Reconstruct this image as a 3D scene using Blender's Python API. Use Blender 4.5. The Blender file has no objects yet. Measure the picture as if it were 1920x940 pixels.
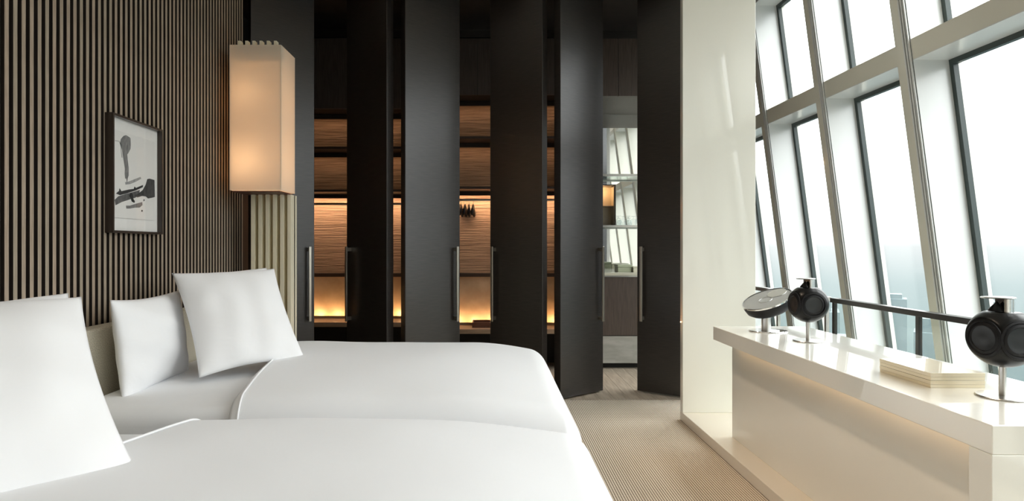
import bpy, bmesh, math, random
from mathutils import Vector, Matrix
random.seed(7)
SC = bpy.context.scene
COL = SC.collection

# ------------------------------------------------------------------ camera
F_PX, VPX, VPY, EYE = 1150.0, 918.0, 463.0, 1.25
cam = bpy.data.cameras.new('camera'); cam_o = bpy.data.objects.new('camera', cam); COL.objects.link(cam_o)
cam.sensor_width = 36.0; cam.lens = F_PX / 1920 * 36
cam.shift_x = (960 - VPX) / 1920; cam.shift_y = -(470 - VPY) / 1920
cam.clip_start = 0.05; cam.clip_end = 5000
cam_o.location = (0, 0, EYE); cam_o.rotation_euler = (math.pi / 2, 0, 0)
SC.camera = cam_o

# ------------------------------------------------------------------ view
vs = SC.view_settings
vs.view_transform = 'Standard'; vs.look = 'None'; vs.gamma = 1.0; vs.use_curve_mapping = False
vs.exposure = 0.16

# ------------------------------------------------------------------ overcast sky
SKY_ZENITH = 10.8
w = bpy.data.worlds.new('overcast'); SC.world = w; w.use_nodes = True
nt = w.node_tree; nt.nodes.clear()
tc = nt.nodes.new('ShaderNodeTexCoord'); sx = nt.nodes.new('ShaderNodeSeparateXYZ')
mr = nt.nodes.new('ShaderNodeMapRange'); mr.inputs['From Min'].default_value = -1; mr.inputs['From Max'].default_value = 1
cr = nt.nodes.new('ShaderNodeValToRGB'); bg = nt.nodes.new('ShaderNodeBackground'); ow = nt.nodes.new('ShaderNodeOutputWorld')
nt.links.new(tc.outputs['Generated'], sx.inputs[0]); nt.links.new(sx.outputs['Z'], mr.inputs['Value'])
nt.links.new(mr.outputs[0], cr.inputs[0]); nt.links.new(cr.outputs[0], bg.inputs['Color']); nt.links.new(bg.outputs[0], ow.inputs[0])
bg.inputs['Strength'].default_value = SKY_ZENITH
els = cr.color_ramp.elements
els[0].position = 0.0; els[0].color = (0.044, 0.055, 0.056, 1)
els[1].position = 1.0; els[1].color = (1.0, 1.0, 1.0, 1)
for p, c in ((0.44, (0.044, 0.056, 0.057)), (0.475, (0.056, 0.066, 0.067)), (0.50, (0.084, 0.087, 0.0875)), (0.53, (0.22, 0.224, 0.228)), (0.60, (0.42, 0.425, 0.43))):
    e = els.new(p); e.color = (*c, 1)

SC.cycles.diffuse_bounces = 6; SC.cycles.max_bounces = 14; SC.cycles.transparent_max_bounces = 16
SC.cycles.sample_clamp_indirect = 6.0; SC.cycles.caustics_reflective = False; SC.cycles.caustics_refractive = False

def area_light(name, loc, rot, sx_, sy_, energy, col=(1, 1, 1), portal=False, spread=math.pi, parent=None):
    l = bpy.data.lights.new(name, 'AREA'); l.shape = 'RECTANGLE'; l.size = sx_; l.size_y = sy_
    l.energy = energy; l.color = col; l.spread = spread
    if portal: l.cycles.is_portal = True
    o = bpy.data.objects.new(name, l); COL.objects.link(o); o.location = loc; o.rotation_euler = rot
    o['kind'] = 'helper'
    if parent: o.parent = parent
    return o

# ------------------------------------------------------------------ materials
def mat(name, col, rough=0.5, metal=0.0, coat=0.0, coat_rough=0.05, spec=0.5, sheen=0.0):
    m = bpy.data.materials.new(name); m.use_nodes = True
    b = m.node_tree.nodes['Principled BSDF']
    b.inputs['Base Color'].default_value = (*col, 1); b.inputs['Roughness'].default_value = rough
    b.inputs['Metallic'].default_value = metal; b.inputs['Coat Weight'].default_value = coat
    b.inputs['Coat Roughness'].default_value = coat_rough; b.inputs['Specular IOR Level'].default_value = spec
    b.inputs['Sheen Weight'].default_value = sheen
    return m

def N(m, t, **kw):
    n = m.node_tree.nodes.new(t)
    for k, v in kw.items():
        if k in n.inputs: n.inputs[k].default_value = v
        else: setattr(n, k, v)
    return n
def L(m, a, b): m.node_tree.links.new(a, b)
def BS(m): return m.node_tree.nodes['Principled BSDF']

def grain(m, c1, c2, scale=(1, 1, 1), nscale=6.0, detail=6.0, bump=0.0, coord='Object', bdist=0.002, lo=0.35, hi=0.65):
    t = N(m, 'ShaderNodeTexCoord'); mp = N(m, 'ShaderNodeMapping'); mp.inputs['Scale'].default_value = scale
    n = N(m, 'ShaderNodeTexNoise'); n.inputs['Scale'].default_value = nscale; n.inputs['Detail'].default_value = detail
    r = N(m, 'ShaderNodeValToRGB'); r.color_ramp.elements[0].position = lo; r.color_ramp.elements[1].position = hi
    r.color_ramp.elements[0].color = (*c1, 1); r.color_ramp.elements[1].color = (*c2, 1)
    L(m, t.outputs[coord], mp.inputs[0]); L(m, mp.outputs[0], n.inputs['Vector']); L(m, n.outputs['Fac'], r.inputs[0])
    L(m, r.outputs[0], BS(m).inputs['Base Color'])
    if bump:
        b = N(m, 'ShaderNodeBump'); b.inputs['Strength'].default_value = bump; b.inputs['Distance'].default_value = bdist
        L(m, n.outputs['Fac'], b.inputs['Height']); L(m, b.outputs[0], BS(m).inputs['Normal'])
    return m

M = {}
M['slat'] = grain(mat('slat_veneer', (0.3, 0.25, 0.2), 0.55), (0.235, 0.195, 0.155), (0.335, 0.29, 0.24), (30, 30, 1.2), 6, 5, 0.15)
def vary(m, lo, hi):
    b = BS(m); src = b.inputs['Base Color'].links[0].from_socket
    oi = N(m, 'ShaderNodeObjectInfo'); r = N(m, 'ShaderNodeValToRGB'); r.color_ramp.elements[0].color = (*lo, 1); r.color_ramp.elements[1].color = (*hi, 1)
    mx = N(m, 'ShaderNodeMix', data_type='RGBA', blend_type='MULTIPLY'); mx.inputs[0].default_value = 1.0
    L(m, oi.outputs['Random'], r.inputs[0]); L(m, src, mx.inputs[6]); L(m, r.outputs[0], mx.inputs[7]); L(m, mx.outputs[2], b.inputs['Base Color'])
vary(M['slat'], (1.16, 1.13, 1.04), (1.32, 1.20, 1.11))
M['slat_side'] = mat('slat_side_shade', (0.022, 0.015, 0.011), 0.6)  # shade on the slat sides, put into a darker colour
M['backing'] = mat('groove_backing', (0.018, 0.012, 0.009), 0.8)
M['door'] = grain(mat('door_veneer', (0.03, 0.025, 0.02), 0.32, spec=0.85), (0.011, 0.0078, 0.006), (0.025, 0.019, 0.0155), (3, 3, 60), 3.0, 6, 0.25, bdist=0.0015)
M['cabinet_wood'] = grain(mat('cabinet_wood', (0.07, 0.05, 0.04), 0.45), (0.065, 0.045, 0.036), (0.10, 0.073, 0.058), (40, 40, 2), 3, 6, 0.1)
M['black'] = mat('closet_black', (0.008, 0.006, 0.005), 0.6)
M['ribbed'] = mat('ribbed_panel', (0.36, 0.23, 0.15), 0.55)
grain(M['ribbed'], (0.24, 0.145, 0.09), (0.46, 0.30, 0.19), (2.5, 1, 90), 1.3, 4, 0.9, bdist=0.012, lo=0.32, hi=0.62)
M['glow_panel'] = grain(mat('glow_panel', (0.55, 0.42, 0.3), 0.5), (0.46, 0.34, 0.23), (0.58, 0.45, 0.32), (3, 1, 3), 2, 3)
M['shelf'] = grain(mat('shelf_wood', (0.3, 0.2, 0.13), 0.45), (0.30, 0.20, 0.13), (0.40, 0.28, 0.18), (2, 30, 30), 3, 4)
M['shelf_dark'] = mat('shelf_dark', (0.045, 0.028, 0.02), 0.45)
M['lacquer'] = mat('cream_lacquer', (0.84, 0.83, 0.76), 0.28, coat=1.0, coat_rough=0.02)
M['plinth'] = mat('plinth_lacquer', (0.74, 0.68, 0.58), 0.3, coat=0.7, coat_rough=0.05)
M['paint'] = mat('window_paint', (0.70, 0.715, 0.71), 0.3, coat=0.35, coat_rough=0.08)
M['frame_face'] = mat('window_face_paint', (0.74, 0.725, 0.64), 0.3, coat=0.4, coat_rough=0.06)
M['white_wall'] = mat('taupe_wall', (0.50, 0.47, 0.42), 0.8)
M['ceiling'] = mat('ceiling_plaster', (0.82, 0.80, 0.77), 0.85)
M['dark_wall'] = mat('dark_panel', (0.02, 0.015, 0.012), 0.6)
M['gasket'] = mat('gasket', (0.035, 0.05, 0.048), 0.45)
M['steel'] = mat('brushed_steel', (0.62, 0.61, 0.59), 0.28, 1.0)
M['nickel'] = mat('satin_nickel', (0.50, 0.47, 0.41), 0.3, 1.0)
M['chrome'] = mat('chrome', (0.8, 0.8, 0.8), 0.07, 1.0)
M['rail'] = mat('bronze_rail', (0.012, 0.009, 0.008), 0.3, 0.0)
M['mirror'] = mat('mirror_glass', (0.88, 0.9, 0.9), 0.01, 1.0)
M['bk_plastic'] = mat('speaker_shell', (0.005, 0.005, 0.005), 0.3, spec=0.25)
M['bk_rubber'] = mat('speaker_rubber', (0.004, 0.004, 0.005), 0.5, spec=0.3)
M['bk_cone'] = mat('speaker_cone', (0.02, 0.022, 0.024), 0.3, 0.2)
M['grey_glass'] = mat('smoked_top_glass', (0.28, 0.29, 0.29), 0.12, 0.2, coat=1.0, coat_rough=0.02)
M['box_cream'] = mat('box_lacquer', (0.80, 0.71, 0.52), 0.25, coat=0.9, coat_rough=0.03)
M['brown_leather'] = mat('brown_leather', (0.12, 0.05, 0.03), 0.4)
M['green_box'] = mat('sage_lacquer', (0.42, 0.46, 0.33), 0.4, coat=0.3)
M['cream_box'] = mat('ivory_card', (0.72, 0.70, 0.58), 0.5)
M['counter'] = mat('counter_top', (0.66, 0.64, 0.52), 0.25, coat=0.5)
M['grey_stone'] = grain(mat('cabinet_grey', (0.42, 0.41, 0.37), 0.45), (0.36, 0.35, 0.31), (0.46, 0.45, 0.41), (2, 2, 6), 3, 4)
M['hanger'] = mat('hanger_black', (0.006, 0.005, 0.005), 0.4)
M['lamp_cream'] = mat('lamp_cream_lacquer', (0.86, 0.79, 0.61), 0.4)
M['lamp_dark'] = mat('lamp_bottom_plate', (0.10, 0.035, 0.025), 0.4)
M['frame_dark'] = mat('frame_bronze', (0.035, 0.024, 0.018), 0.35, 0.0, coat=0.3)
M['paper'] = mat('paper', (0.84, 0.83, 0.80), 0.85)
M['mount'] = mat('mount_board', (0.90, 0.89, 0.86), 0.85)
M['tower'] = mat('far_tower', (0.085, 0.115, 0.12), 0.8)
def ink(v): 
    k = 'ink%d' % int(v * 1000)
    if k not in M: M[k] = grain(mat(k, (v, v, v), 0.8), (v * .75,) * 3, (v * 1.25, v * 1.23, v * 1.2), (1, 30, 12), 3, 4)
    return M[k]

def cloth_mat(name, col, wr=0.25, weave=700, sheen=0.1):
    m = mat(name, col, 0.9, sheen=sheen)
    t = N(m, 'ShaderNodeTexCoord')
    n = N(m, 'ShaderNodeTexNoise'); n.inputs['Scale'].default_value = 5.0; n.inputs['Detail'].default_value = 3; n.inputs['Distortion'].default_value = 0.6
    n2 = N(m, 'ShaderNodeTexNoise'); n2.inputs['Scale'].default_value = weave
    b = N(m, 'ShaderNodeBump'); b.inputs['Strength'].default_value = wr; b.inputs['Distance'].default_value = 0.02
    b2 = N(m, 'ShaderNodeBump'); b2.inputs['Strength'].default_value = 0.08; b2.inputs['Distance'].default_value = 0.001
    L(m, t.outputs['Object'], n.inputs['Vector']); L(m, t.outputs['Object'], n2.inputs['Vector'])
    L(m, n.outputs['Fac'], b.inputs['Height']); L(m, n2.outputs['Fac'], b2.inputs['Height']); L(m, b.outputs[0], b2.inputs['Normal'])
    L(m, b2.outputs[0], BS(m).inputs['Normal'])
    return m
M['linen'] = cloth_mat('white_bed_linen', (0.855, 0.865, 0.885), 0.12)
M['pillow_linen'] = cloth_mat('white_pillow_linen', (0.86, 0.865, 0.88), 0.22)
M['headboard'] = grain(mat('headboard_tweed', (0.4, 0.36, 0.28), 0.95), (0.40, 0.365, 0.285), (0.68, 0.63, 0.51), (1, 1, 1), 260, 2, 0.5)
M['base_fabric'] = mat('bed_base_fabric', (0.35, 0.31, 0.25), 0.9)

def carpet_mat():
    m = mat('ribbed_carpet', (0.3, 0.25, 0.2), 0.95, spec=0.1)
    t = N(m, 'ShaderNodeTexCoord')
    sp = N(m, 'ShaderNodeSeparateXYZ'); L(m, t.outputs['Object'], sp.inputs[0])
    def sine(sock, freq, off=None):
        mu = N(m, 'ShaderNodeMath', operation='MULTIPLY'); L(m, sock, mu.inputs[0]); mu.inputs[1].default_value = freq
        last = mu.outputs[0]
        if off is not None:
            ad = N(m, 'ShaderNodeMath', operation='ADD'); L(m, last, ad.inputs[0]); L(m, off, ad.inputs[1]); last = ad.outputs[0]
        s = N(m, 'ShaderNodeMath', operation='SINE'); L(m, last, s.inputs[0]); return s.outputs[0]
    sxv = sine(sp.outputs['X'], 2 * math.pi / 0.0135)
    syv = sine(sp.outputs['Y'], 2 * math.pi / 0.017)
    mu = N(m, 'ShaderNodeMath', operation='MULTIPLY_ADD'); L(m, sxv, mu.inputs[0]); mu.inputs[1].default_value = 0.34; mu.inputs[2].default_value = 0.5
    mv = N(m, 'ShaderNodeMath', operation='MULTIPLY_ADD'); L(m, syv, mv.inputs[0]); mv.inputs[1].default_value = 0.15; L(m, mu.outputs[0], mv.inputs[2])
    nz = N(m, 'ShaderNodeTexNoise'); nz.inputs['Scale'].default_value = 160; L(m, t.outputs['Object'], nz.inputs['Vector'])
    ad = N(m, 'ShaderNodeMath', operation='MULTIPLY_ADD'); L(m, nz.outputs['Fac'], ad.inputs[0]); ad.inputs[1].default_value = 0.3; L(m, mv.outputs[0], ad.inputs[2])
    r = N(m, 'ShaderNodeValToRGB'); e = r.color_ramp.elements
    e[0].position = 0.30; e[0].color = (0.195, 0.150, 0.108, 1); e[1].position = 0.92; e[1].color = (0.80, 0.715, 0.60, 1)
    L(m, ad.outputs[0], r.inputs[0]); L(m, r.outputs[0], BS(m).inputs['Base Color'])
    b = N(m, 'ShaderNodeBump'); b.inputs['Strength'].default_value = 0.5; b.inputs['Distance'].default_value = 0.004
    L(m, ad.outputs[0], b.inputs['Height']); L(m, b.outputs[0], BS(m).inputs['Normal'])
    return m
M['carpet'] = carpet_mat()
M['plank'] = grain(mat('oak_plank', (0.4, 0.33, 0.25), 0.4), (0.34, 0.27, 0.20), (0.50, 0.42, 0.33), (18, 1.5, 18), 2.5, 5, 0.05)

def pane_mat(name, tint, refl=0.05):
    m = bpy.data.materials.new(name); m.use_nodes = True; n = m.node_tree; n.nodes.clear()
    o = n.nodes.new('ShaderNodeOutputMaterial'); mx = n.nodes.new('ShaderNodeMixShader')
    tr = n.nodes.new('ShaderNodeBsdfTransparent'); tr.inputs[0].default_value = (*tint, 1)
    gl = n.nodes.new('ShaderNodeBsdfGlossy'); gl.inputs['Roughness'].default_value = 0.01
    lw = n.nodes.new('ShaderNodeLayerWeight'); lw.inputs[0].default_value = 0.5
    pw_ = n.nodes.new('ShaderNodeMath'); pw_.operation = 'POWER'; n.links.new(lw.outputs['Facing'], pw_.inputs[0]); pw_.inputs[1].default_value = 5.0
    fr = n.nodes.new('ShaderNodeMath'); fr.operation = 'MULTIPLY_ADD'; n.links.new(pw_.outputs[0], fr.inputs[0]); fr.inputs[1].default_value = 0.7; fr.inputs[2].default_value = refl * 0.6
    n.links.new(fr.outputs[0], mx.inputs[0]); n.links.new(tr.outputs[0], mx.inputs[1]); n.links.new(gl.outputs[0], mx.inputs[2]); n.links.new(mx.outputs[0], o.inputs[0])
    return m
M['pane'] = pane_mat('window_glass', (0.975, 0.99, 0.985))
M['guard_glass'] = pane_mat('guard_glass', (0.96, 0.98, 0.975))
M['shelf_glass'] = pane_mat('shelf_glass', (0.90, 0.95, 0.93))
M['stem_glass'] = pane_mat('stemware_glass', (0.93, 0.95, 0.95))

def emit(name, col, st):
    m = bpy.data.materials.new(name); m.use_nodes = True; n = m.node_tree; n.nodes.clear()
    o = n.nodes.new('ShaderNodeOutputMaterial'); e = n.nodes.new('ShaderNodeEmission')
    e.inputs[0].default_value = (*col, 1); e.inputs[1].default_value = st; n.links.new(e.outputs[0], o.inputs[0]); return m
WARM = (1.0, 0.62, 0.30)
M['led'] = emit('led_strip', (1.0, 0.55, 0.22), 2.5)
M['fill_light'] = emit('fill_lens', (1.0, 0.85, 0.68), 12.0)  # glowing face of the added ceiling fill lights

def shade_mat():
    m = bpy.data.materials.new('lamp_shade_fabric'); m.use_nodes = True; n = m.node_tree; n.nodes.clear()
    o = n.nodes.new('ShaderNodeOutputMaterial'); mx = n.nodes.new('ShaderNodeMixShader'); mx.inputs[0].default_value = 0.45
    d = n.nodes.new('ShaderNodeBsdfDiffuse'); t = n.nodes.new('ShaderNodeBsdfTranslucent')
    d.inputs[0].default_value = (0.90, 0.84, 0.74, 1); t.inputs[0].default_value = (0.90, 0.78, 0.64, 1)
    tc_ = n.nodes.new('ShaderNodeTexCoord'); mp = n.nodes.new('ShaderNodeMapping'); mp.inputs['Scale'].default_value = (240, 240, 8)
    nz = n.nodes.new('ShaderNodeTexNoise'); nz.inputs['Scale'].default_value = 2; bp = n.nodes.new('ShaderNodeBump'); bp.inputs['Strength'].default_value = 0.1; bp.inputs['Distance'].default_value = 0.001
    n.links.new(tc_.outputs['Object'], mp.inputs[0]); n.links.new(mp.outputs[0], nz.inputs['Vector']); n.links.new(nz.outputs['Fac'], bp.inputs['Height']); n.links.new(bp.outputs[0], d.inputs['Normal'])
    n.links.new(d.outputs[0], mx.inputs[1]); n.links.new(t.outputs[0], mx.inputs[2]); n.links.new(mx.outputs[0], o.inputs[0]); return m
M['shade'] = shade_mat()

# ------------------------------------------------------------------ geometry helpers
def link(name, me, m, parent=None, loc=(0, 0, 0), rot=(0, 0, 0)):
    o = bpy.data.objects.new(name, me); COL.objects.link(o); o.location = loc; o.rotation_euler = rot
    for mm in (m if isinstance(m, (list, tuple)) else [m]):
        me.materials.append(mm)
    if parent: o.parent = parent
    return o
def empty(name, loc=(0, 0, 0), rz=0.0):
    o = bpy.data.objects.new(name, None); COL.objects.link(o); o.location = loc; o.rotation_euler = (0, 0, rz); o.empty_display_size = 0.1
    return o
def tag(o, label, cat, group=None):
    o['label'] = label; o['category'] = cat
    if group: o['group'] = group
    return o
def struct(o): o['kind'] = 'structure'; return o
def to_mesh(bm, name, smooth=False):
    me = bpy.data.meshes.new(name); bmesh.ops.recalc_face_normals(bm, faces=bm.faces); bm.to_mesh(me); bm.free()
    if smooth:
        for p in me.polygons: p.use_smooth = True
    return me
def add_box(bm, x0, x1, y0, y1, z0, z1, bev=0.0, seg=2):
    r = bmesh.ops.create_cube(bm, size=1.0)
    vsx = r['verts']
    for v in vsx:
        v.co = Vector((x0 + (v.co.x + .5) * (x1 - x0), y0 + (v.co.y + .5) * (y1 - y0), z0 + (v.co.z + .5) * (z1 - z0)))
    if bev:
        ed = list({e for v in vsx for e in v.link_edges})
        bmesh.ops.bevel(bm, geom=ed, offset=bev, segments=seg, affect='EDGES', profile=0.5)
def box(name, x0, x1, y0, y1, z0, z1, m, parent=None, bev=0.0, seg=2, loc=(0, 0, 0), rot=(0, 0, 0)):
    bm = bmesh.new(); add_box(bm, x0, x1, y0, y1, z0, z1, bev, seg)
    return link(name, to_mesh(bm, name), m, parent, loc, rot)
def lathe(prof, n=32, cap=True):
    bm = bmesh.new(); rings = []
    for r, z in prof:
        if r < 1e-6: rings.append([bm.verts.new((0, 0, z))])
        else: rings.append([bm.verts.new((r * math.cos(2 * math.pi * k / n), r * math.sin(2 * math.pi * k / n), z)) for k in range(n)])
    for a, b in zip(rings, rings[1:]):
        for k in range(n):
            k2 = (k + 1) % n
            if len(a) == 1 and len(b) == 1: continue
            if len(a) == 1: bm.faces.new((a[0], b[k], b[k2]))
            elif len(b) == 1: bm.faces.new((a[k], b[0], a[k2]))
            else: bm.faces.new((a[k], b[k], b[k2], a[k2]))
    if cap:
        for R in (rings[0], rings[-1]):
            if len(R) > 1:
                try: bm.faces.new(R)
                except ValueError: pass
    return bm
def lathe_obj(name, prof, m, parent=None, n=32, loc=(0, 0, 0), mtx=None, smooth=True, cap=True):
    bm = lathe(prof, n, cap)
    if mtx is not None: bmesh.ops.transform(bm, matrix=mtx, verts=bm.verts)
    me = to_mesh(bm, name, smooth)
    o = link(name, me, m, parent, loc)
    if smooth: sharp(me)
    return o
def sharp(me, ang=40):
    try: me.set_sharp_from_angle(angle=math.radians(ang))
    except Exception: pass
def prism(name, poly, axis_fn, t0, t1, m, parent=None):
    """extrude 2d polygon: axis_fn(u,v,t)->xyz"""
    bm = bmesh.new()
    a = [bm.verts.new(axis_fn(u, v, t0)) for u, v in poly]; b = [bm.verts.new(axis_fn(u, v, t1)) for u, v in poly]
    bm.faces.new(a); bm.faces.new(list(reversed(b)))
    n = len(poly)
    for i in range(n):
        j = (i + 1) % n; bm.faces.new((a[i], b[i], b[j], a[j]))
    return link(name, to_mesh(bm, name), m, parent)
def tube(name, pts, r, m, parent=None, n=10):
    bm = bmesh.new(); rings = []
    P = [Vector(p) for p in pts]
    for i, p in enumerate(P):
        d = (P[min(i + 1, len(P) - 1)] - P[max(i - 1, 0)]).normalized()
        up = Vector((0, 0, 1)) if abs(d.z) < 0.95 else Vector((1, 0, 0))
        a = d.cross(up).normalized(); b = d.cross(a).normalized()
        rr = r[i] if isinstance(r, (list, tuple)) else r
        rings.append([bm.verts.new(p + a * rr * math.cos(2 * math.pi * k / n) + b * rr * math.sin(2 * math.pi * k / n)) for k in range(n)])
    for A, B in zip(rings, rings[1:]):
        for k in range(n): bm.faces.new((A[k], A[(k + 1) % n], B[(k + 1) % n], B[k]))
    bm.faces.new(rings[0]); bm.faces.new(rings[-1])
    me = to_mesh(bm, name, True); sharp(me)
    return link(name, me, m, parent)

# ================================================================== SETTING
CEIL = 3.45; YB = -3.6
XW, TILT = 2.60, 0.13
def wx(z, u=0.0): return XW - TILT * (z - 1.25) + u
# floors
o = struct(box('floor', -2.6, 3.0, YB - 0.2, 5.0, -0.1, 0.0, M['carpet']))
fw = struct(box('floor_timber', -2.6, 3.0, 5.0, 7.4, -0.1, -0.012, M['backing']))
pw = 0.118; k = 0; x = -2.4
pmesh = None
while x < 2.9:
    if pmesh is None:
        bm = bmesh.new(); add_box(bm, 0.001, pw - 0.001, 5.002, 7.35, -0.012, 0.0); pmesh = to_mesh(bm, 'plank'); pmesh.materials.append(M['plank'])
    p = bpy.data.objects.new('plank', pmesh); COL.objects.link(p); p.parent = fw; p.location = (x, 0, 0)
    x += pw
ceil = struct(box('ceiling', -2.6, 2.55, YB - 0.2, 4.9, CEIL, CEIL + 0.1, M['ceiling']))
struct(box('ceiling_wardrobe', -2.6, 2.55, 4.9, 7.4, CEIL, CEIL + 0.1, M['door']))
def end_wall(name, y0, y1, m):
    return struct(prism(name, [(-2.6, 0), (wx(0, 0.27), 0), (wx(CEIL, 0.27), CEIL), (-2.6, CEIL)], lambda u, v, t_: (u, t_, v), y0, y1, m))
end_wall('wall_back', YB - 0.2, YB, M['white_wall'])
end_wall('wall_far', 7.12, 7.3, M['dark_wall'])
struct(box('wall_wardrobe_side', -2.6, -2.35, 4.62, 7.12, 0, CEIL, M['dark_wall']))

# ---- slatted wall
XL = -1.85            # front of the slats
wl = struct(box('wall_left', -2.5, XL - 0.016, YB, 4.62, 0, CEIL, M['backing']))
PITCH = 0.043; SW = 0.0210
bm = bmesh.new()
add_box(bm, XL - 0.016, XL, 0, SW, 0, CEIL)
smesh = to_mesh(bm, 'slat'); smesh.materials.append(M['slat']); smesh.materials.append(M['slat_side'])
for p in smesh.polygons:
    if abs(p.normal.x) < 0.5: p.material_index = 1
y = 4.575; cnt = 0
while y > 1.0:
    s = bpy.data.objects.new('slat', smesh); COL.objects.link(s); s.parent = wl; s.location = (0, y, 0); y -= PITCH; cnt += 1
# the same slats further along behind the camera
bm = bmesh.new()
while y > YB: add_box(bm, XL - 0.016, XL, y, y + SW, 0, CEIL); y -= PITCH
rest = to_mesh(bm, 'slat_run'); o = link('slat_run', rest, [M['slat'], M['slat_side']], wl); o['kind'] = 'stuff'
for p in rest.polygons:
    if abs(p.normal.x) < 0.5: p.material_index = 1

# ---- inclined window wall
wr = struct(empty('wall_right', (XW, 0, 0)))
def wbox(name, u0, u1, y0, y1, z0, z1, m, parent):
    bm = bmesh.new(); add_box(bm, 0, 1, y0, y1, z0, z1)
    for v in bm.verts:
        v.co.x = wx(v.co.z, u0 + v.co.x * (u1 - u0))
    o = link(name, to_mesh(bm, name), m); 
    if parent is not None:
        o.parent = parent; o.matrix_parent_inverse = Matrix.Translation(-Vector(parent.location))
    return o
S = 0.9265; K0, K1 = -8, 5
MW = 0.132; RD = 0.235
ZR = ((0.12, 2.34), (2.456, 3.38))
wn = 0
for k in range(K0, K1):
    y = 3.564 + S * k
    mul = wbox('mullion', 0.0, RD + 0.05, y, y + MW, 0.0, CEIL, M['frame_face'], wr)
    # white returns on both sides of the mullion
    wbox('reveal', 0.0, RD, y - 0.004, y, 0.12, CEIL, M['paint'], wr)
    for q in range(3):
        o = wbox('track_bar', -0.010, 0.0, y + 0.001 + q * 0.021, y + 0.0115 + q * 0.021, 0.0, CEIL, M['paint'], wr)
    wbox('track_groove', -0.003, 0.0, y, y + 0.052, 0.0, CEIL, M['gasket'], wr)
    if k == K1 - 1: break
    y0, y1 = y + MW, y + S
    wbox('transom', 0.0, RD + 0.05, y0, y1 - 0.004, 2.34, 2.456, M['frame_face'], wr)
    wbox('transom_soffit', 0.0, RD, y0, y1 - 0.004, 2.335, 2.34, M['paint'], wr)
    wbox('sill', 0.0, RD + 0.05, y0, y1 - 0.004, 0.0, 0.12, M['paint'], wr)
    wbox('head', 0.0, RD + 0.05, y0, y1 - 0.004, 3.38, CEIL, M['paint'], wr)
    for (z0, z1) in ZR:
        wn += 1
        we = struct(empty('window_%d' % wn, (wx(z0, RD), y0, z0)))
        bm = bmesh.new(); g = 0.03
        za, zb = z0, z1 - (0.005 if z0 < 1 else 0)
        for (a, b, c, d) in ((y0, y0 + g, za, zb), (y1 - g - .004, y1 - .004, za, zb), (y0 + g, y1 - g - .004, za, za + g), (y0 + g, y1 - g - .004, zb - g, zb)):
            add_box(bm, 0, 1, a, b, c, d)
        for v in bm.verts: v.co.x = wx(v.co.z, RD - 0.03 + v.co.x * 0.03)
        o = link('gasket', to_mesh(bm, 'gasket'), M['gasket'], we); o.matrix_parent_inverse = Matrix.Translation(-Vector(we.location))
        wbox('pane', RD + 0.0, RD + 0.008, y0 + .002, y1 - .006, za, zb, M['pane'], we)
# daylight portals in the window plane
pz0, pz1 = 0.1, 3.4
pl = area_light('window_portal', (wx(1.75, 0.30), (YB + 7.1) / 2, 1.75), (0, math.radians(90) + math.atan(TILT), 0), 3.6, 10.9, 1.0, portal=True)
# portal must face the room (-X)
pl.rotation_euler = (0, math.radians(90) - math.atan(TILT), 0)

# ---- white screen wall (pier) between bedroom and bar
struct(box('wall_screen', 1.377, 1.898, 4.375, 4.43, 0.065, CEIL, M['lacquer'], bev=0.003))

# ================================================================== WARDROBE
# upper cabinets, back panels, shelves
def puck_row(xs, y, z, parent, energy=1.0):
    for x in xs:
        o = lathe_obj('uplight', [(0.0, 0), (0.014, 0), (0.014, 0.006), (0.0, 0.006)], M['led'], parent, 12, (x, y, z))
        l = bpy.data.lights.new('uplight_bulb', 'POINT'); l.energy = energy; l.color = (1.0, 0.60, 0.27); l.shadow_soft_size = 0.012
        lo = bpy.data.objects.new('uplight_bulb', l); COL.objects.link(lo); lo.location = (x, y, z + 0.025); lo['kind'] = 'helper'

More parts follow.
